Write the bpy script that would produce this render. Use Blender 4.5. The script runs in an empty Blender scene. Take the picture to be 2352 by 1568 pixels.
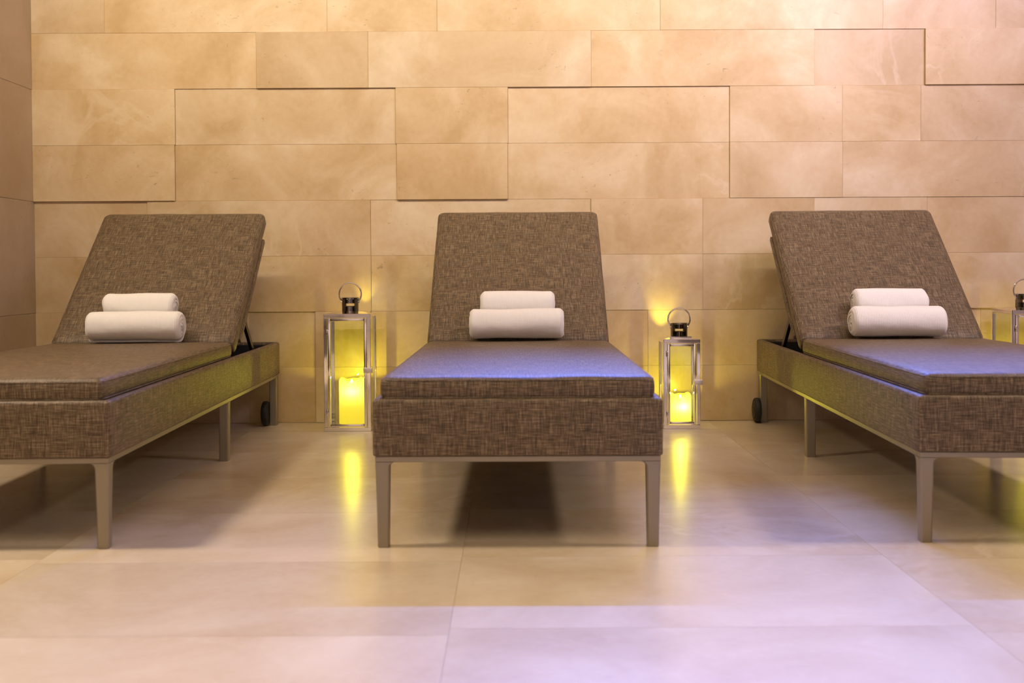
import bpy, bmesh, math, random
from mathutils import Vector, Matrix, noise
random.seed(7)
SC = bpy.context.scene
COL = SC.collection
PI = math.pi

# ------------------------------------------------------------------ helpers
def tag(o, label=None, cat=None, group=None, kind=None):
    if label: o['label'] = label
    if cat: o['category'] = cat
    if group: o['group'] = group
    if kind: o['kind'] = kind
    return o

def empty(name, loc=(0, 0, 0), rz=0):
    o = bpy.data.objects.new(name, None); COL.objects.link(o)
    o.location = loc; o.rotation_euler = (0, 0, rz); o.empty_display_size = .05
    return o

def link(name, bm, mat, parent=None, sharp=35, box_uv=False):
    bmesh.ops.recalc_face_normals(bm, faces=bm.faces[:])
    lim = math.radians(sharp)
    for f in bm.faces: f.smooth = True
    for e in bm.edges:
        e.smooth = len(e.link_faces) == 2 and e.calc_face_angle(0) < lim
    if box_uv: uv_box(bm)
    me = bpy.data.meshes.new(name); bm.to_mesh(me); bm.free()
    if mat: me.materials.append(mat)
    o = bpy.data.objects.new(name, me); COL.objects.link(o)
    if parent: o.parent = parent
    return o

def uv_box(bm):
    uv = bm.loops.layers.uv.verify()
    bm.normal_update()
    for f in bm.faces:
        n = f.normal; a = [abs(n.x), abs(n.y), abs(n.z)]; k = a.index(max(a))
        for l in f.loops:
            c = l.vert.co
            l[uv].uv = ((c.y + 3.3, c.z + 1.7), (c.x, c.z), (c.x + 7.1, c.y + 2.2))[k]

def box(bm, x0, x1, y0, y1, z0, z1, bev=0, seg=2):
    v = [bm.verts.new((x, y, z)) for z in (z0, z1) for y in (y0, y1) for x in (x0, x1)]
    F = [bm.faces.new([v[i] for i in q]) for q in
         ((0, 2, 3, 1), (4, 5, 7, 6), (0, 1, 5, 4), (2, 6, 7, 3), (0, 4, 6, 2), (1, 3, 7, 5))]
    if bev:
        es = list({e for f in F for e in f.edges})
        bmesh.ops.bevel(bm, geom=es, offset=bev, segments=seg, profile=.5, affect='EDGES')

def tube(bm, pts, r, n=8, closed=False):
    pts = [Vector(p) for p in pts]; N = len(pts); rings = []
    up = None
    for i, p in enumerate(pts):
        a = pts[(i - 1) % N] if (closed or i) else p
        b = pts[(i + 1) % N] if (closed or i < N - 1) else p
        t = (b - a).normalized()
        if up is None:
            up = t.orthogonal().normalized()
        up = (up - t * up.dot(t)).normalized()
        s = t.cross(up)
        rings.append([bm.verts.new(p + r * (math.cos(2 * PI * k / n) * up + math.sin(2 * PI * k / n) * s)) for k in range(n)])
    for i in range(N if closed else N - 1):
        A, B = rings[i], rings[(i + 1) % N]
        sh = 0
        if closed and i == N - 1:
            sh = min(range(n), key=lambda q: (A[0].co - B[q].co).length)
        for k in range(n):
            bm.faces.new((A[k], A[(k + 1) % n], B[(k + 1 + sh) % n], B[(k + sh) % n]))
    if not closed:
        bm.faces.new(rings[0][::-1]); bm.faces.new(rings[-1])

def loft(bm, rings, cap=True):
    R = [[bm.verts.new(p) for p in r] for r in rings]; n = len(R[0])
    for A, B in zip(R, R[1:]):
        for k in range(n):
            bm.faces.new((A[k], A[(k + 1) % n], B[(k + 1) % n], B[k]))
    if cap:
        bm.faces.new(R[0][::-1]); bm.faces.new(R[-1])
    return R

def lathe(bm, prof, n=48, cx=0, cy=0, cap=True):
    loft(bm, [[(cx + r * math.cos(2 * PI * k / n), cy + r * math.sin(2 * PI * k / n), z) for k in range(n)] for r, z in prof], cap)

def copy_tree(o, parent=None):
    c = o.copy(); COL.objects.link(c)
    if parent: c.parent = parent
    for ch in list(o.children): copy_tree(ch, c)
    return c

# ------------------------------------------------------------------ materials
class NT:
    def __init__(self, name):
        self.m = bpy.data.materials.new(name); self.m.use_nodes = True
        self.t = self.m.node_tree; self.t.nodes.clear()
        self.out = self.n('ShaderNodeOutputMaterial')
    def n(self, kind, **kw):
        nd = self.t.nodes.new(kind)
        for k, v in kw.items(): setattr(nd, k, v)
        return nd
    def l(self, a, b): self.t.links.new(a, b)
    def val(self, sock, v):
        if hasattr(v, 'is_output') or isinstance(v, bpy.types.NodeSocket): self.l(v, sock)
        else: sock.default_value = v
    def math(self, op, a, b=0., c=0., clamp=False):
        nd = self.n('ShaderNodeMath', operation=op, use_clamp=clamp)
        for i, v in enumerate((a, b, c)): self.val(nd.inputs[i], v)
        return nd.outputs[0]
    def vmul(self, a, v):
        nd = self.n('ShaderNodeVectorMath', operation='MULTIPLY'); self.l(a, nd.inputs[0]); nd.inputs[1].default_value = v
        return nd.outputs[0]
    def vadd(self, a, b):
        nd = self.n('ShaderNodeVectorMath', operation='ADD'); self.l(a, nd.inputs[0]); self.val(nd.inputs[1], b)
        return nd.outputs[0]
    def noise(self, vec, scale, detail=2, rough=.5, dist=0.):
        nd = self.n('ShaderNodeTexNoise'); self.l(vec, nd.inputs['Vector'])
        nd.inputs['Scale'].default_value = scale; nd.inputs['Detail'].default_value = detail
        nd.inputs['Roughness'].default_value = rough; nd.inputs['Distortion'].default_value = dist
        return nd.outputs['Fac']
    def ramp(self, fac, stops):
        nd = self.n('ShaderNodeValToRGB'); self.l(fac, nd.inputs[0]); e = nd.color_ramp.elements
        while len(e) < len(stops): e.new(.5)
        for q, (p, c) in zip(e, stops):
            q.position = p; q.color = (*c, 1) if len(c) == 3 else c
        return nd.outputs[0]
    def mix(self, fac, a, b, blend='MIX'):
        nd = self.n('ShaderNodeMix', data_type='RGBA', blend_type=blend)
        self.val(nd.inputs[0], fac)
        for i, v in ((6, a), (7, b)):
            self.val(nd.inputs[i], v if isinstance(v, bpy.types.NodeSocket) else (*v, 1))
        return nd.outputs[2]
    def bump(self, h, strength, dist):
        nd = self.n('ShaderNodeBump'); self.l(h, nd.inputs['Height'])
        nd.inputs['Strength'].default_value = strength; nd.inputs['Distance'].default_value = dist
        return nd.outputs[0]
    def bsdf(self, **kw):
        nd = self.n('ShaderNodeBsdfPrincipled')
        for k, v in kw.items():
            s = nd.inputs[k.replace('_', ' ')]
            if isinstance(v, tuple) and len(v) == 3 and s.type == 'RGBA': v = (*v, 1)
            self.val(s, v)
        self.l(nd.outputs[0], self.out.inputs[0]); return nd

def flat(name, col, rough=.5, metal=0., **kw):
    t = NT(name); t.bsdf(Base_Color=col, Roughness=rough, Metallic=metal, **kw); return t.m

def stone(name, base, light, dark, rough, mapping, flecks=True, per_tile=.10, spec=.5):
    """cream limestone: soft clouds, pale veins, tiny dark pits; each slab its own piece of stone"""
    t = NT(name)
    geo = t.n('ShaderNodeNewGeometry'); tc = t.n('ShaderNodeTexCoord')
    rnd = geo.outputs['Random Per Island']
    off = t.n('ShaderNodeCombineXYZ')
    t.l(t.math('MULTIPLY', rnd, 37.), off.inputs[0]); t.l(t.math('MULTIPLY', rnd, 91.), off.inputs[1]); t.l(t.math('MULTIPLY', rnd, 53.), off.inputs[2])
    p = t.vadd(t.vmul(tc.outputs['Object'], mapping), off.outputs[0])
    clouds = t.noise(p, 2.6, 5, .58, .6)
    c = t.ramp(clouds, [(.35, dark), (.50, base), (.66, light)])
    v = t.noise(p, 1.7, 4, .55, 2.2)
    vein = t.math('SUBTRACT', 1., t.math('MULTIPLY', t.math('ABSOLUTE', t.math('SUBTRACT', v, .5)), 22.), clamp=True)
    msk = t.ramp(t.noise(p, 1.1, 2), [(.52, (0, 0, 0)), (.66, (1, 1, 1))])
    c = t.mix(t.math('MULTIPLY', t.math('MULTIPLY', vein, .60), msk), c, light)
    fine = t.noise(p, 45., 3, .6)
    c = t.mix(.16, c, t.ramp(fine, [(.3, dark), (.7, light)]))
    if flecks:
        fl = t.noise(t.vmul(p, (1, 1, 1.8)), 26., 4, .68, 1.5)
        zone = t.ramp(t.noise(p, 3.1, 2), [(.50, (0, 0, 0)), (.62, (1, 1, 1))])
        pit = t.ramp(fl, [(.635, (0, 0, 0)), (.69, (1, 1, 1))])
        c = t.mix(t.math('MULTIPLY', t.math('MULTIPLY', pit, zone), .65), c, tuple(q * .42 for q in base))
    hsv = t.n('ShaderNodeHueSaturation'); t.l(c, hsv.inputs['Color'])
    t.l(t.math('MULTIPLY_ADD', rnd, per_tile, 1 - per_tile / 2), hsv.inputs['Value'])
    t.l(t.math('MULTIPLY_ADD', t.math('FRACT', t.math('MULTIPLY', rnd, 7.31)), .10, .95), hsv.inputs['Saturation'])
    b = t.bsdf(Base_Color=hsv.outputs[0], Roughness=rough)
    b.inputs['Specular IOR Level'].default_value = spec
    t.l(t.bump(fine, .10, .002), b.inputs['Normal'])
    return t.m

def tweed():
    t = NT('woven_brown_fabric')
    uv = t.n('ShaderNodeTexCoord').outputs['UV']
    def streak(sx, sy, d=2): return t.noise(t.vmul(uv, (sx, sy, 1)), 1., d, .6)
    warp = streak(640, 34); weft = streak(34, 640)          # thin threads up and across
    warp2 = streak(400, 15); weft2 = streak(15, 400)
    s = t.math('ADD', t.math('MULTIPLY', t.math('ADD', warp, weft), .5), t.math('MULTIPLY', t.math('ADD', warp2, weft2), .5))
    s = t.math('MULTIPLY_ADD', t.math('SUBTRACT', s, 1.), 1.55, .5)
    grain = t.noise(t.vmul(uv, (900, 900, 1)), 1., 2)
    s = t.math('ADD', s, t.math('MULTIPLY', t.math('SUBTRACT', grain, .5), .35))
    c = t.ramp(s, [(.20, FAB[0]), (.50, FAB[1]), (.80, FAB[2])])
    b = t.bsdf(Base_Color=c, Roughness=.48)
    b.inputs['Specular IOR Level'].default_value = .42
    b.inputs['Sheen Weight'].default_value = .03
    b.inputs['Sheen Roughness'].default_value = .45
    b.inputs['Sheen Tint'].default_value = (1, .96, .95, 1)
    t.l(t.bump(s, .45, .0012), b.inputs['Normal'])
    return t.m

def towel_mat():
    t = NT('white_terry')
    o = t.n('ShaderNodeTexCoord').outputs['Object']
    sx = t.n('ShaderNodeSeparateXYZ'); t.l(o, sx.inputs[0])
    rib = t.math('SINE', t.math('MULTIPLY', sx.outputs[0], 2 * PI / .0055))
    fuzz = t.noise(o, 420., 3, .6); lump = t.noise(o, 22., 2)
    h = t.math('ADD', t.math('MULTIPLY', rib, .16), t.math('ADD', t.math('MULTIPLY', fuzz, .8), t.math('MULTIPLY', lump, 2.5)))
    b = t.bsdf(Base_Color=(.96, .95, .92), Roughness=.95)
    b.inputs['Sheen Weight'].default_value = .3
    b.inputs['Specular IOR Level'].default_value = .15
    t.l(t.bump(h, .55, .0022), b.inputs['Normal'])
    return t.m

def glass_mat():
    t = NT('clear_pane')
    tr = t.n('ShaderNodeBsdfTransparent'); tr.inputs[0].default_value = (.96, .98, .95, 1)
    gl = t.n('ShaderNodeBsdfGlossy'); gl.inputs['Roughness'].default_value = .02
    fr = t.n('ShaderNodeFresnel'); fr.inputs[0].default_value = 1.5
    mx = t.n('ShaderNodeMixShader')
    geo = t.n('ShaderNodeNewGeometry')
    t.l(t.math('MULTIPLY', fr.outputs[0], t.math('SUBTRACT', 1., geo.outputs['Backfacing'])), mx.inputs[0]); t.l(tr.outputs[0], mx.inputs[1]); t.l(gl.outputs[0], mx.inputs[2])
    t.l(mx.outputs[0], t.out.inputs[0]); return t.m

def wax_mat():
    t = NT('lit_wax')
    tl = t.n('ShaderNodeBsdfTranslucent'); tl.inputs[0].default_value = (.85, .80, .52, 1)
    df = t.n('ShaderNodeBsdfDiffuse'); df.inputs[0].default_value = (.85, .75, .12, 1)
    em = t.n('ShaderNodeEmission'); em.inputs[0].default_value = (1, .82, .012, 1); em.inputs[1].default_value = WAX_EMIT
    mx = t.n('ShaderNodeMixShader'); mx.inputs[0].default_value = .35
    ad = t.n('ShaderNodeAddShader')
    t.l(tl.outputs[0], mx.inputs[1]); t.l(df.outputs[0], mx.inputs[2])
    t.l(mx.outputs[0], ad.inputs[0]); t.l(em.outputs[0], ad.inputs[1]); t.l(ad.outputs[0], t.out.inputs[0])
    return t.m

def emit(name, col, s):
    t = NT(name); e = t.n('ShaderNodeEmission'); e.inputs[0].default_value = (*col, 1); e.inputs[1].default_value = s
    t.l(e.outputs[0], t.out.inputs[0]); return t.m

# ------------------------------------------------------------------ tunables
FAB = ((.024, .015, .007), (.118, .079, .041), (.320, .234, .140))
WAX_EMIT = .30
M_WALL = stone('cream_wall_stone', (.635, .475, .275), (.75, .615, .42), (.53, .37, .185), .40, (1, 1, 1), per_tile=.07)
M_SIDE = stone('darker_side_stone', (.52, .405, .285), (.59, .47, .35), (.46, .345, .225), .42, (1, 1, 1), per_tile=.05)  # same stone recipe as the back wall, in darker tones throughout
M_FLOOR = stone('polished_floor_stone', (.60, .50, .365), (.67, .58, .45), (.54, .43, .29), .27, (1, 1, 1), flecks=False, per_tile=.07)
M_GROUT = flat('grout', (.42, .31, .19), .9)
M_BED = flat('floor_joint', (.44, .36, .26), .7)
M_PLASTER = flat('plaster', (.80, .74, .71), .9)
M_FAB = tweed()
M_TOWEL = towel_mat()
M_METAL = flat('taupe_painted_metal', (.31, .272, .205), .38, .55)
M_BLACK = flat('black_inner_board', (.012, .010, .009), .8)
M_RUBBER = flat('black_rubber', (.010, .010, .010), .6)
M_HUB = flat('grey_hub', (.05, .043, .035), .5, .3)
M_STEEL = flat('dark_strut_steel', (.045, .038, .03), .35, .8)
M_CHROME = flat('chrome', (.90, .87, .85), .06, 1.)
M_CHROME_REFL = flat('chrome_dark_reflection', (.42, .40, .38), .08, 1.)  # collar chrome with its dark reflections put into the base colour
M_BRUSHED = flat('brushed_steel', (.86, .82, .78), .38, .9)
M_GLASS = glass_mat()
M_WAX = wax_mat()
M_FLAME = emit('led_flame', (1, .86, .35), 9.)

# ------------------------------------------------------------------ setting
WY = 4.540                                    # plane the wall slabs stand on
CH = 2.75
def floor():
    bm = bmesh.new()
    g = .0004
    xs = [-.117 + .957 * k for k in range(-6, 7)]
    for i, (a, b) in enumerate(zip(xs, xs[1:])):
        y = -3.4 + (.0 if i % 2 else .035)
        while y < 4.56:
            box(bm, a + g, b - g, y + g, min(y + .48, 4.7) - g, -.02, 0)
            y += .48
    o = link('floor', bm, M_FLOOR); tag(o, kind='structure')
    bm = bmesh.new(); box(bm, xs[0], xs[-1], -3.4, 4.7, -.06, -.0012)
    tag(link('floor_bed', bm, M_BED, o), kind='structure')
floor()

P = .2385
def wall_back():
    bm = bmesh.new()
    L = -2.045; R = 4.6
    def row(i0, i1, cuts, deps):
        z0, z1 = .001 + P * i0, .001 + P * i1
        e = [L] + cuts + [R]
        # beyond the frame the bond goes on with half and whole slabs
        if R - e[-2] > 1.2:
            x = e[-2] + .95; extra = []
            while x < R - .3: extra.append(x); x += .953
            e = e[:-1] + extra + [R]
        d = deps + [deps[-1]] * (len(e) - 1 - len(deps))
        for a, b, dep in zip(e, e[1:], d):
            box(bm, a + .0003, b - .0003, WY - dep * .8, WY + .03, z0 + .0003, z1 - .0003, .0007, 1)
    row(0, 1, [-1.131, -.845, -.586, .399, .582, 1.058, 1.538, 2.012], [.004, .000, .006, .005, .005, .006, .0, .0, .0, .0])
    row(1, 2, [-1.131, -.845, -.586, .399, .582, 1.538, 2.012], [.004, .000, .006, .005, .005, .006, .0, .0, .0])
    row(2, 3, [-1.56, -.604, .34, .818, 1.295, 1.779], [.001, .006, .001, .008, .007, .009, .011])
    row(3, 4, [-1.56, -.604, .34, .818, 1.295, 1.779], [.000, .006, .001, .008, .008, .007, .006])
    row(4, 5, [-1.438, -.489, -.015, .934, 1.416], [.013, .003, .013, .002, .011, .010])
    row(5, 6, [-1.435, -.493, -.013, .934, 1.415, 1.75], [.013, .003, .013, .002, .010, .009, .009])
    row(6, 7, [-1.085, -.608, .343, 1.295, 1.766], [.0075, .014, .013, .010, .004, .020])
    row(7, 8, [-1.731, -.782, -.313, .638, 1.587, 2.068], [.007, .008, .010, .009, .010, .009, .010])
    for k in range(8, 12):
        row(k, min(k + 1, 11.5), [-1.6 + .3 * (k % 3), -.64 + .3 * (k % 3), .3 + .3 * (k % 3), 1.26 + .3 * (k % 3)], [.008, .004, .010, .006, .009])
    o = link('wall_back', bm, M_WALL); tag(o, kind='structure')
    bm = bmesh.new(); box(bm, -2.7, R, WY + .001, WY + .16, -.02, CH)
    tag(link('wall_back_bed', bm, M_GROUT, o), kind='structure')
wall_back()

def wall_left():
    bm = bmesh.new()
    x1 = -2.045; y0 = 3.35
    for k in range(12):
        z0, z1 = .001 + P * 2 * k, min(.001 + P * 2 * (k + 1), CH)
        if z0 >= CH: break
        cuts = [y0, 3.62 + .35 * (k % 2), 4.56]
        for a, b in zip(cuts, cuts[1:]):
            box(bm, x1 - .03, x1, a + .0005, b - .0005, z0 + .0005, z1 - .0005, .0009, 1)
        for a, b in ((-2.9, -2.39), (-2.39, x1 - .03)):
            box(bm, a, b - .001, y0, y0 + .03, z0 + .0005, z1 - .0005, .0009, 1)
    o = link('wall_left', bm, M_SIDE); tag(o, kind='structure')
    bm = bmesh.new(); box(bm, -2.9, x1 - .012, y0 + .012, 4.56, -.01, CH)
    tag(link('wall_left_bed', bm, M_GROUT, o), kind='structure')
wall_left()

def shell():
    for nm, b in (('ceiling', (-5.8, 5.6, -3.4, 4.72, CH, CH + .1)), ('wall_right', (4.6, 4.75, -3.4, 4.72, -.05, CH)),
                  ('wall_front', (-5.8, 4.75, -3.55, -3.4, -.05, CH))):
        bm = bmesh.new(); box(bm, *b); tag(link(nm, bm, M_PLASTER), kind='structure')
    bm = bmesh.new(); box(bm, -5.85, -5.7, -3.4, 3.36, -.05, CH); tag(link('wall_side', bm, M_PLASTER), kind='structure')
    bm = bmesh.new(); box(bm, -5.85, -2.9, 3.362, 3.5, -.05, CH); tag(link('wall_return', bm, M_PLASTER), kind='structure')
shell()

# ------------------------------------------------------------------ lounger
W, LEN, HB, HT = .68, 2.028, .2175, .3522
HY, HZ, BA, BW, BL = 1.276, .400, .7195, .643, .750

def cushion_bm(w, l, t, r, puff, seed, nx=20, ny=32):
    """cushion lying in x(-w/2..w/2) y(0..l) z(0..t): rounded slab with a soft domed top"""
    bm = bmesh.new()
    xs = sorted({-w/2, -w/2 + r*.3, -w/2 + r, w/2 - r, w/2 - r*.3, w/2} | {-w/2 + r + (w - 2*r) * i / nx for i in range(nx + 1)})
    ys = sorted({0, r*.3, r, l - r, l - r*.3, l} | {r + (l - 2*r) * i / ny for i in range(ny + 1)})
    zs = [0, r*.3, r, t/2, t - r, t - r*.3, t]
    def ease(p):
        c = Vector((min(max(p.x, -w/2 + r), w/2 - r), min(max(p.y, r), l - r), min(max(p.z, r), t - r)))
        d = p - c
        if d.length > 1e-9:
            m = max(abs(d.x), abs(d.y), abs(d.z))
            p = c + d.normalized() * (d.length if False else m)
        return p
    vd = {}
    def V(x, y, z):
        k = (round(x, 5), round(y, 5), round(z, 5))
        if k not in vd:
            p = ease(Vector((x, y, z)))
            u = 1 - abs(2 * x / w) ** 3; v = 1 - abs(2 * y / l - 1) ** 6
            s = max(0, u) * max(0, v)
            wob = noise.noise(Vector((x * 7 + seed, y * 7, z * 9))) * .0022
            if z >= t * .99: p.z += puff * s + wob
            elif z <= 0.001: pass
            else:
                q = math.sin(PI * z / t)
                if abs(x) > w/2 - r * .1: p.x += math.copysign(.003 * q + wob * .8, x)
                if y < r * .1: p.y -= .003 * q + wob * .8
                if y > l - r * .1: p.y += .003 * q + wob * .8
            vd[k] = bm.verts.new(p)
        return vd[k]
    def quad(*a):
        bm.faces.new([V(*q) for q in a])
    for a, b in zip(xs, xs[1:]):
        for c, d in zip(ys, ys[1:]):
            quad((a, c, t), (b, c, t), (b, d, t), (a, d, t)); quad((a, c, 0), (a, d, 0), (b, d, 0), (b, c, 0))
        for c, d in zip(zs, zs[1:]):
            quad((a, 0, c), (b, 0, c), (b, 0, d), (a, 0, d)); quad((a, l, c), (a, l, d), (b, l, d), (b, l, c))
    for a, b in zip(ys, ys[1:]):
        for c, d in zip(zs, zs[1:]):
            quad((-w/2, a, c), (-w/2, a, d), (-w/2, b, d), (-w/2, b, c)); quad((w/2, a, c), (w/2, b, c), (w/2, b, d), (w/2, a, d))
    return bm

def seam_loop(w, l, z, r, out=.0005):
    pts = []; w2 = w / 2 + out
    for cx, cy, a0 in ((w2 - r, l + out - r, 0), (-w2 + r, l + out - r, 90), (-w2 + r, r - out, 180), (w2 - r, r - out, 270)):
        for k in range(7):
            a = math.radians(a0 + 15 * k); pts.append((cx + r * math.cos(a), cy + r * math.sin(a), z))
    out_p = []
    for i, p in enumerate(pts):
        q = pts[(i + 1) % len(pts)]; d = math.dist(p, q); n = max(1, int(d / .05))
        for k in range(n): out_p.append(tuple(p[j] + (q[j] - p[j]) * k / n for j in range(3)))
    return out_p

def leg_bm(sx, y_out, y_dir, front=True):
    """tapered square leg; its outer corner is at (sx*(W/2-.005), y_out), it grows inwards (y_dir)"""
    bm = bmesh.new(); rings = []
    xo = W / 2 - .005; TOP = .2030; R = .016
    secs = [(0, .0255, .0255, .005), (.003, .0268, .0268, .004), (.09, .029, .029, .0028), (TOP - .001 - R, .0325, .0325, .0006)]
    for k in range(1, 7):
        a = PI / 2 * k / 6
        e = R * (1 - math.cos(a)); secs.append((TOP - R + R * math.sin(a), .0328 + e, .0328 + e, 0))
    if not front:
        secs = [(0, .030, .034, .0035), (.003, .031, .035, .003), (TOP - .012, .0315, .0355, .001), (TOP, .0315, .0355, .0)]
    for z, wx, wy, ins in secs:
        x0 = xo - ins; x1 = xo - ins - wx; y0 = y_out + y_dir * ins; y1 = y0 + y_dir * wy
        b = .0035
        q = [(x0 - b, y0), (x1 + b, y0), (x1, y0 + y_dir * b), (x1, y1 - y_dir * b), (x1 + b, y1), (x0 - b, y1), (x0, y1 - y_dir * b), (x0, y0 + y_dir * b)]
        rings.append([(sx * x, y, z) for x, y in q])
    loft(bm, rings)
    return bm

def make_lounger():
    root = empty('sun_lounger')
    # fabric-wrapped tray: outer box, open top, thick rim
    bm = bmesh.new()
    w = W / 2; th = .023
    def ring(x, ya, yb, z, r):
        pts = []
        for cx, cy, a0 in ((x - r, yb - r, 0), (-x + r, yb - r, 90), (-x + r, ya + r, 180), (x - r, ya + r, 270)):
            for k in range(5):
                a = math.radians(a0 + 22.5 * k); pts.append((cx + r * math.cos(a), cy + r * math.sin(a), z))
        return pts
    rs = [ring(w - .02, .02, LEN - .02, HB, .006), ring(w - .003, .003, LEN - .003, HB, .006), ring(w - .0008, .0008, LEN - .0008, HB + .002, .006), ring(w, 0, LEN, HB + .006, .006)]
    for k in range(1, 5): rs.append(ring(w, 0, LEN, HB + .006 + (HT - HB - .016) * k / 4, .006))
    for k in range(1, 9):
        a = PI * k / 8; rr = .0095
        ins = th / 2 * (1 - math.cos(a)); rs.append(ring(w - ins, ins, LEN - ins, HT - rr + rr * math.sin(a), .006))
    rs.append(ring(w - th, th, LEN - th, .262, .006))
    loft(bm, rs, cap=False)
    # long edges cut so the weave runs evenly
    bmesh.ops.subdivide_edges(bm, edges=[e for e in bm.edges if e.calc_length() > .3], cuts=10)
    link('upholstered_tray', bm, M_FAB, root, box_uv=True)
    bm = bmesh.new(); box(bm, -w + .0205, w - .0205, .0205, LEN - .0205, .2235, .262)
    o = link('inner_deck', bm, M_BLACK, root); o['label'] = 'black inner deck'
    bm = bmesh.new()                                   # thin black lining of the tray walls behind the backrest
    y0, y1 = HY + .03, LEN - th - .0005; xi = w - th - .0005
    for b in ((-xi, -xi + .003, y0, y1, .262, HT - .012), (xi - .003, xi, y0, y1, .262, HT - .012), (-xi, xi, y1 - .003, y1, .262, HT - .012)):
        box(bm, *b)
    link('tray_lining', bm, M_BLACK, root)
    # metal apron under the tray
    bm = bmesh.new(); a = W / 2 - .005; z0, z1 = .2030, .2170
    box(bm, -a, a, .005, .030, z0, z1, .0015, 1); box(bm, -a, a, LEN - .030, LEN - .005, z0, z1, .0015, 1)
    box(bm, -a, -a + .025, .030, LEN - .030, z0, z1, .0015, 1); box(bm, a - .025, a, .030, LEN - .030, z0, z1, .0015, 1)
    link('metal_apron', bm, M_METAL, root)
    for sx in (-1, 1):
        link('leg', leg_bm(sx, .005, 1), M_METAL, root)
        link('leg', leg_bm(sx, 1.150, 1, False), M_METAL, root)
        lg = link('leg', leg_bm(sx, LEN - .005 - .0365, 1, False), M_METAL, root)
        # a small castor wheel on the same side of each rear leg
        xo = W / 2 - .005
        xw = (-xo if sx < 0 else xo - .034) - .0005
        yc = LEN - .046; zc = .0535
        bm = bmesh.new()
        prof = [(.034, -.024), (.046, -.0245), (.0505, -.021), (.052, -.016), (.052, -.008), (.0505, -.003), (.046, .0), (.030, .0)]
        n = 40
        loft(bm, [[(xw + x, yc + r * math.cos(2*PI*k/n), zc + r * math.sin(2*PI*k/n)) for k in range(n)] for r, x in prof])
        wh = link('wheel', bm, M_RUBBER, root)
        bm = bmesh.new()
        prof = [(.036, -.0235), (.036, -.0262), (.033, -.0275), (.030, -.0262), (.014, -.0262), (.012, -.0285), (.006, -.029)]
        loft(bm, [[(xw + x, yc + r * math.cos(2*PI*k/n), zc + r * math.sin(2*PI*k/n)) for k in range(n)] for r, x in prof])
        link('wheel_hub', bm, M_HUB, wh)
    # seat cushion
    sw, sl, st = .640, HY - .016, .056
    T = Matrix.Translation((0, .010, HT - .0054))
    bm = cushion_bm(sw, sl, st, .014, .0035, 1.); uv_box(bm); bm.transform(T)
    seat = link('seat_cushion', bm, M_FAB, root, sharp=60)
    bm = bmesh.new(); tube(bm, seam_loop(sw, sl, st - .0085, .02, .0), .0021, 6, True); bm.transform(T)
    bm2 = bmesh.new(); tube(bm2, seam_loop(sw, sl, .007, .02, .0), .0019, 6, True); bm2.transform(T)
    link('piping', bm, M_FAB, seat, box_uv=True); link('piping', bm2, M_FAB, seat, box_uv=True)
    # back cushion with its backing panel, tilted about the hinge
    bt = .068
    T = Matrix.Translation((0, HY, HZ)) @ Matrix.Rotation(BA, 4, 'X') @ Matrix.Translation((0, 0, -bt))
    bm = cushion_bm(BW, BL, bt, .020, .006, 5., 20, 22); uv_box(bm); bm.transform(T)
    back = link('back_cushion', bm, M_FAB, root, sharp=60)
    bm = bmesh.new(); tube(bm, seam_loop(BW, BL, bt - .012, .024, -.001), .0021, 6, True); bm.transform(T)
    link('piping', bm, M_FAB, back, box_uv=True)
    bm = bmesh.new(); box(bm, -.329, .329, .075, BL - .105, -.010, .012, .005, 3); uv_box(bm); bm.transform(T)
    pan = link('backing_panel', bm, M_FAB, root)
    for sx in (-1, 1):
        bm = bmesh.new()
        A = T @ Vector((sx * .302, .235, -.015)); B = Vector((sx * .302, 1.76, .268))
        d = (B - A).normalized(); s = Vector((1, 0, 0)); u = d.cross(s)
        loft(bm, [[P_ + s * (.006 * i) + u * (.011 * j) for i, j in ((-1, -1), (1, -1), (1, 1), (-1, 1))] for P_ in (A, B)])
        link('support_strut', bm, M_STEEL, root)
        bm = bmesh.new(); c = A + Vector((0, .004, .004))
        loft(bm, [[(c.x + x, c.y + r * math.cos(2*PI*k/14), c.z + r * math.sin(2*PI*k/14)) for k in range(14)] for x, r in ((-.013, .008), (-.012, .0095), (.012, .0095), (.013, .008))])
        link('strut_bracket', bm, M_CHROME, root)
    return root

GR = 'brown woven loungers along the stone wall'
lounger = make_lounger()
poses = [(-1.2853, 2.4639, .0224), (.0114, 2.4666, -.0071), (1.2986, 2.4760, -.0423)]
lbl = ['brown woven sun lounger cropped by the left edge, beside the stone side wall',
       'brown woven sun lounger seen straight on in the middle, between two lit lanterns',
       'brown woven sun lounger on the right, its lower end cut by the picture edge']
loungers = []
for i, (x, y, r) in enumerate(poses):
    o = lounger if i == 0 else copy_tree(lounger)
    o.location = (x, y, 0); o.rotation_euler = (0, 0, r)
    tag(o, lbl[i], 'sun lounger', GR); loungers.append(o)

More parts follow.
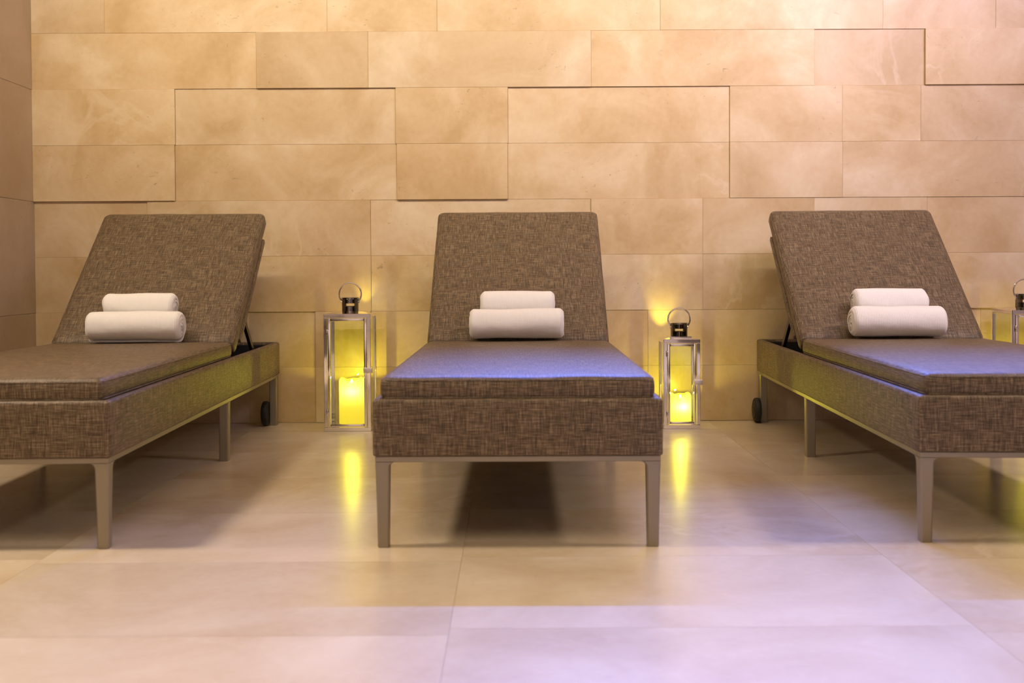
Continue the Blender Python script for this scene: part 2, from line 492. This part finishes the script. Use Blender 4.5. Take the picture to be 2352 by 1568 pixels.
# ------------------------------------------------------------------ towels
def towel_bm(width, R, seed, turns=3.6):
    bm = bmesh.new()
    th = .0118; pitch = .0125
    nt = 30; N = int(nt * turns)
    prof_o, prof_i = [], []
    a_end = -PI * .62 + seed * .35            # where the loose edge lies (underneath, towards the back)
    for k in range(N + 1):
        f = k / N; ang = a_end + 2 * PI * turns * f
        r = R - pitch * turns * f
        prof_o.append((ang, max(r, .006))); prof_i.append((ang, max(r - th, .002)))
    loop = prof_o + prof_i[::-1]
    xs = []
    e = .016
    for k in range(7): xs.append(-width / 2 + e * (1 - math.cos(PI / 2 * k / 6)))
    m = 22
    for k in range(1, m): xs.append(-width / 2 + e + (width - 2 * e) * k / m)
    for k in range(7): xs.append(width / 2 - e * (1 - math.cos(PI / 2 * (6 - k) / 6)))
    rings = []
    for x in xs:
        d = width / 2 - abs(x); q = max(0, 1 - d / e)
        ring = []
        for j, (ang, r) in enumerate(loop):
            depth = (R - r) / R
            inset = .013 * q * q * (.35 + .65 * (1 - depth))
            rr = r - inset * (1 if j <= N else .75)
            lump = noise.noise(Vector((x * 9 + seed * 11, math.cos(ang) * 1.3, math.sin(ang) * 1.3))) * .0035
            rr += lump * (1 - depth)
            y = rr * math.cos(ang) * 1.03; z = rr * math.sin(ang)
            if z < -R * .90: z = -R * .90 + (z + R * .90) * .25      # sags flat where it rests
            xx = x + .004 * noise.noise(Vector((seed * 5 + ang * .8, r * 60, 1 if x > 0 else 2))) * (1 if q > 0 else 0)
            ring.append((xx, y, z))
        rings.append(ring)
    R_ = [[bm.verts.new(p) for p in r] for r in rings]; n = len(loop)
    for A, B in zip(R_, R_[1:]):
        for k in range(n): bm.faces.new((A[k], A[(k + 1) % n], B[(k + 1) % n], B[k]))
    for Rg in (R_[0], R_[-1]):
        for k in range(N): bm.faces.new((Rg[k], Rg[k + 1], Rg[2 * N - k], Rg[2 * N + 1 - k]))
    return bm

GT = 'rolled white towels on the loungers'
def towels(i, x1, w1, x2, w2, r1, r2, rz1, rz2, labels):
    L = loungers[i]; px, py, pr = poses[i]
    M = Matrix.Translation((px, py, 0)) @ Matrix.Rotation(pr, 4, 'Z')
    zt = HT + .0006 + .050 + .0033
    nrm = Vector((0, -math.sin(BA), math.cos(BA))); puff = .0055
    # front roll touches seat and backrest
    z1 = zt + r1 * .925 
    hy = HY - .001
    # perpendicular distance of (y,z1) to backrest surface = r1*1.03
    y1 = hy - (r1 * 1.04 + puff - (z1 - HZ) * math.cos(BA)) / math.sin(BA)
    # second roll on backrest and on first roll
    best = None
    for k in range(400):
        s = k * .001
        c = Vector((0, hy, HZ)) + Vector((0, math.cos(BA), math.sin(BA))) * s + nrm * (r2 * 1.01 + puff)
        if math.hypot(c.y - y1, c.z - z1) >= (r1 + r2) * 1.0: best = c; break
    for (xw, wd, r, rz, yy, zz, lab, sd) in ((x1, w1, r1, rz1, y1, z1, labels[0], i * 2 + 1.), (x2, w2, r2, rz2, best.y, best.z, labels[1], i * 2 + 2.)):
        o = link('rolled_towel', towel_bm(wd, r, sd), M_TOWEL, None, sharp=50)
        # local x so that the roll's middle stands at world x = xw
        lx = (xw - px + math.sin(pr) * yy) / math.cos(pr)
        p = M @ Vector((lx, yy, zz))
        o.location = p; o.rotation_euler = (0, 0, pr + rz)
        tag(o, lab, 'towel', GT)
towels(0, -1.321, .325, -1.334, .250, .0597, .0525, .0, .0,
       ('wide white towel rolled up on the seat of the lounger by the side wall', 'small white towel roll leaning on the backrest of the lounger by the side wall'))
towels(1, .016, .328, .020, .265, .0597, .0525, .0, .0,
       ('wide ribbed white towel roll on the seat of the middle lounger', 'small white towel roll leaning on the backrest of the middle lounger'))
towels(2, 1.354, .322, 1.357, .258, .0597, .0525, .0, .0,
       ('wide ribbed white towel roll on the seat of the lounger at right', 'small white towel roll leaning on the backrest of the lounger at right'))

# ------------------------------------------------------------------ lanterns and candles
def make_lantern(w, h):
    """origin at the middle of the foot; front is -y"""
    root = empty('lantern'); a = w / 2; p = .014
    bm = bmesh.new()
    box(bm, -a, a, -a, a, .0, .016, .0015, 1)
    link('base', bm, M_CHROME, root)
    bm = bmesh.new()
    box(bm, -a, a, -a, a, h - .016, h, .0015, 1)
    c = .02
    loft(bm, [[(sx * q, sy * q, z) for sx, sy in ((-1, -1), (1, -1), (1, 1), (-1, 1))] for q, z in ((a - .012, h), (a - .03, h + .005), (.045, h + .009))])
    link('roof', bm, M_CHROME, root)
    for sx in (-1, 1):
        for sy in (-1, 1):
            bm = bmesh.new()
            x = sx * (a - p / 2); y = sy * (a - p / 2)
            box(bm, x - p / 2, x + p / 2, y - p / 2, y + p / 2, .016, h - .016, .0012, 1)
            link('corner_post', bm, M_CHROME, root)
    for k, (x0, x1, y0, y1) in enumerate(((-a + .004, -a + .0065, -a + p, a - p), (a - .0065, a - .004, -a + p, a - p), (-a + p, a - p, a - .0065, a - .004))):
        bm = bmesh.new(); box(bm, x0, x1, y0, y1, .016, h - .016); link('glass_pane', bm, M_GLASS, root)
    # glazed front door, a second thinner frame inside the posts
    bm = bmesh.new(); d0 = -a - .002; d1 = -a + .010; xi = a - p - .0015; s = .012; z0, z1 = .0175, h - .0175
    box(bm, -xi, -xi + s, d0, d1, z0, z1, .003, 2); box(bm, xi - s, xi, d0, d1, z0, z1, .003, 2)
    box(bm, -xi + s, xi - s, d0, d1, z0, z0 + s, .003, 2); box(bm, -xi + s, xi - s, d0, d1, z1 - s, z1, .003, 2)
    door = link('door', bm, M_CHROME, root)
    bm = bmesh.new(); box(bm, -xi + s, xi - s, -a + .004, -a + .0065, z0 + s, z1 - s); link('glass_pane', bm, M_GLASS, door)
    bm = bmesh.new(); zl = h * .52
    box(bm, xi - .013, a + .008, d0 - .010, d0 - .002, zl - .0105, zl + .0105, .0015, 2)
    box(bm, xi - .004, xi + .004, d0 - .003, d0 + .004, zl - .005, zl + .005)
    link('latch', bm, M_BRUSHED, door)
    for zz in (.16, .84):
        bm = bmesh.new(); lathe(bm, [(.0035, h * zz - .012), (.0042, h * zz - .011), (.0042, h * zz + .011), (.0035, h * zz + .012)], 12, -a + p, -a - .003)
        link('door_hinge', bm, M_CHROME, door)
    # vent collar with a square slot front and back
    bm = bmesh.new(); r0, n = .0345, 64; zb = h + .006
    zs = [0, .022, .034, .054]
    prof = [[(r0 * math.cos(2*PI*(k+.5)/n), r0 * math.sin(2*PI*(k+.5)/n), zb + z) for k in range(n)] for z in zs]
    V = [[bm.verts.new(q) for q in r] for r in prof]
    for i in range(3):
        for k in range(n):
            mid = 360 * (k + 1) / n
            if i == 1 and (abs(mid - 270) < 34 or abs(mid - 90) < 34): continue
            bm.faces.new((V[i][k], V[i][(k + 1) % n], V[i + 1][(k + 1) % n], V[i + 1][k]))
    bmesh.ops.solidify(bm, geom=bm.faces[:], thickness=.0018)
    lathe(bm, [(.0355, zb + .052), (.0365, zb + .0545), (.0365, zb + .0575), (.034, zb + .059)], n)
    link('vent_collar', bm, M_CHROME_REFL, root)
    bm = bmesh.new(); R = .0455; cz = zb + .040 + R * .72
    pts = [(R * math.cos(t), 0, cz + R * math.sin(t)) for t in [math.radians(-46 + 272 * k / 40) for k in range(41)]]
    tube(bm, pts, .0032, 10)
    hd = link('ring_handle', bm, M_CHROME, root)
    for sx in (-1, 1):
        bm = bmesh.new()
        loft(bm, [[(sx * x, r * math.cos(2*PI*k/14), zb + .0405 + r * math.sin(2*PI*k/14)) for k in range(14)] for x, r in ((.030, .006), (.037, .0065), (.0385, .005))])
        link('handle_pivot', bm, M_CHROME, hd)
    return root

def make_candle(r, h):
    root = empty('pillar_candle')
    bm = bmesh.new()
    n = 56
    prof = [(r - .004, 0), (r, .003), (r, h * .35), (r, h * .7), (r, h - .014), (r - .002, h - .006), (r - .008, h - .0005), (r - .014, h - .001), (r - .02, h - .010), (r - .03, h - .017), (.006, h - .020)]
    rings = []
    for q, z in prof:
        ring = []
        for k in range(n):
            a = 2 * PI * k / n
            dz = (.004 * math.sin(2 * a + 1.1) + .002 * math.sin(5 * a)) if z > h * .8 else 0
            if z > h * .8 and q > r * .6: dz -= .011 * math.exp(-((a - 1.5 * PI) / .45) ** 2)
            ring.append((q * math.cos(a), q * math.sin(a), z + dz))
        rings.append(ring)
    loft(bm, rings)
    link('wax', bm, M_WAX, root, sharp=60)
    bm = bmesh.new()
    lathe(bm, [(.0005, h - .0195), (.004, h - .017), (.005, h - .013), (.004, h - .009), (.002, h - .005), (.0004, h - .003)], 16)
    link('flame', bm, M_FLAME, root)
    return root

big = make_lantern(.190, .478)
small = make_lantern(.150, .366)
big2 = copy_tree(big)
GL = 'chrome candle lanterns on the floor by the wall'
for o, loc, rz, lab in ((big, (-.6705, 4.384, 0), .0, 'tall chrome lantern with glass sides between the left and middle loungers'),
                        (small, (.692, 4.384, 0), -.0, 'short chrome lantern with glass sides between the middle and right loungers'),
                        (big2, (2.126, 4.388, 0), .0, 'tall chrome lantern half cut off by the right edge, behind the right lounger')):
    o.location = loc; o.rotation_euler = (0, 0, rz); tag(o, lab, 'lantern', GL)

c1 = make_candle(.052, .190); c1.location = (-.668, 4.384, .0166)
c2 = make_candle(.046, .119); c2.location = (.696, 4.384, .0166)
c3 = copy_tree(c1); c3.location = (2.126, 4.388, .0166); c3.rotation_euler = (0, 0, 2.)
for o, lab in ((c1, 'tall glowing yellow pillar candle inside the lantern left of the middle lounger'),
               (c2, 'short glowing yellow pillar candle inside the smallest lantern'),
               (c3, 'glowing yellow pillar candle in the lantern at the right edge')):
    tag(o, lab, 'candle', 'yellow pillar candles in the lanterns')

# ------------------------------------------------------------------ light
def lamp(name, kind, loc, energy, col, aim=None, **kw):
    d = bpy.data.lights.new(name, kind); d.energy = energy; d.color = col
    for k, v in kw.items(): setattr(d, k, v)
    o = bpy.data.objects.new(name, d); COL.objects.link(o); o.location = loc
    if aim is not None:
        o.rotation_euler = (Vector(aim) - Vector(loc)).to_track_quat('-Z', 'Y').to_euler()
    return o
WARM = (1.0, .80, .60)
lamp('ceiling_spot_left', 'AREA', (-2.35, 2.36, 2.68), 26, WARM, (-1.3, 2.1, 0), shape='DISK', size=.38, spread=math.radians(110))
lamp('ceiling_spot_right', 'AREA', (3.1, 2.40, 2.68), 24, (1, .80, .66), (1.9, 2.1, 0), shape='DISK', size=.38, spread=math.radians(110))
lamp('ceiling_soft_light', 'AREA', (-.3, .8, 2.72), 23, (1, .84, .63), (-.3, .9, 0), shape='RECTANGLE', size=3.6, size_y=1.4, spread=math.radians(110))
lamp('wall_wash_strip', 'AREA', (-.3, 2.80, 2.70), 25, (1, .84, .60), (-.3, 4.6, 1.5), shape='RECTANGLE', size=4.2, size_y=.08, spread=math.radians(90))
lamp('violet_panel', 'AREA', (2.3, 2.2, 2.70), 24, (.80, .66, 1.0), (1.4, 4.5, 1.7), shape='RECTANGLE', size=1.6, size_y=.4, spread=math.radians(90))
lamp('violet_strip', 'AREA', (1.8, 4.41, 2.16), 47, (.12, .24, 1.0), (1.8, 1.35, .0), shape='RECTANGLE', size=4.4, size_y=.03, spread=math.radians(54))
lamp('added_front_fill', 'AREA', (0, -2.0, 2.70), 64, (1, .84, .74), (0, -3.4, 1.1), shape='RECTANGLE', size=5, size_y=.3)  # added lamp behind the camera, gives the chrome a bright reflection and fill
for c, h in ((c1, .190), (c2, .119), (c3, .190)):
    lamp('candle_led', 'POINT', (c.location.x + .004, c.location.y - .026, .0166 + h - .050), .20, (1, .88, .30), shadow_soft_size=.006)
    lamp('candle_flame_light', 'POINT', (c.location.x, c.location.y, .0166 + h - .001), 1.6, (1, .84, .04), shadow_soft_size=.004)
# added spots without fixture, standing in for candle light bounced off the chrome
lamp('added_glint_spot', 'SPOT', (.628, 4.470, .355), 2.6, (1, .86, .07), (.646, 4.535, .515), spot_size=math.radians(58), spot_blend=1., shadow_soft_size=.008)
lamp('added_glint_spot', 'SPOT', (-.632, 4.484, .476), .7, (1, .86, .07), (-.626, 4.535, .60), spot_size=math.radians(60), spot_blend=1., shadow_soft_size=.008)

wd = bpy.data.worlds.new('World'); SC.world = wd; wd.use_nodes = True
bg = wd.node_tree.nodes['Background']; bg.inputs[0].default_value = (.6, .5, .6, 1); bg.inputs[1].default_value = .02

# ------------------------------------------------------------------ camera
cd = bpy.data.cameras.new('camera'); cam = bpy.data.objects.new('camera', cd); COL.objects.link(cam)
cd.sensor_width = 36; cd.lens = 36 * 2430.03 / 2352; cd.shift_y = -111.57 / 2352
cam.matrix_world = Matrix.Translation((0, 0, .6529)) @ Matrix.Rotation(PI / 2 - .0218, 4, 'X') @ Matrix.Rotation(-.0055, 4, 'Z')
cd.dof.use_dof = True; cd.dof.focus_distance = 4.0; cd.dof.aperture_fstop = 4.0
SC.camera = cam
vs = SC.view_settings
SC.display_settings.display_device = 'sRGB'
vs.view_transform = 'Standard'; vs.look = 'None'; vs.gamma = 1; vs.use_curve_mapping = False
vs.exposure = 0.0
SC.cycles.max_bounces = 8; SC.cycles.transparent_max_bounces = 16; SC.cycles.sample_clamp_indirect = 6
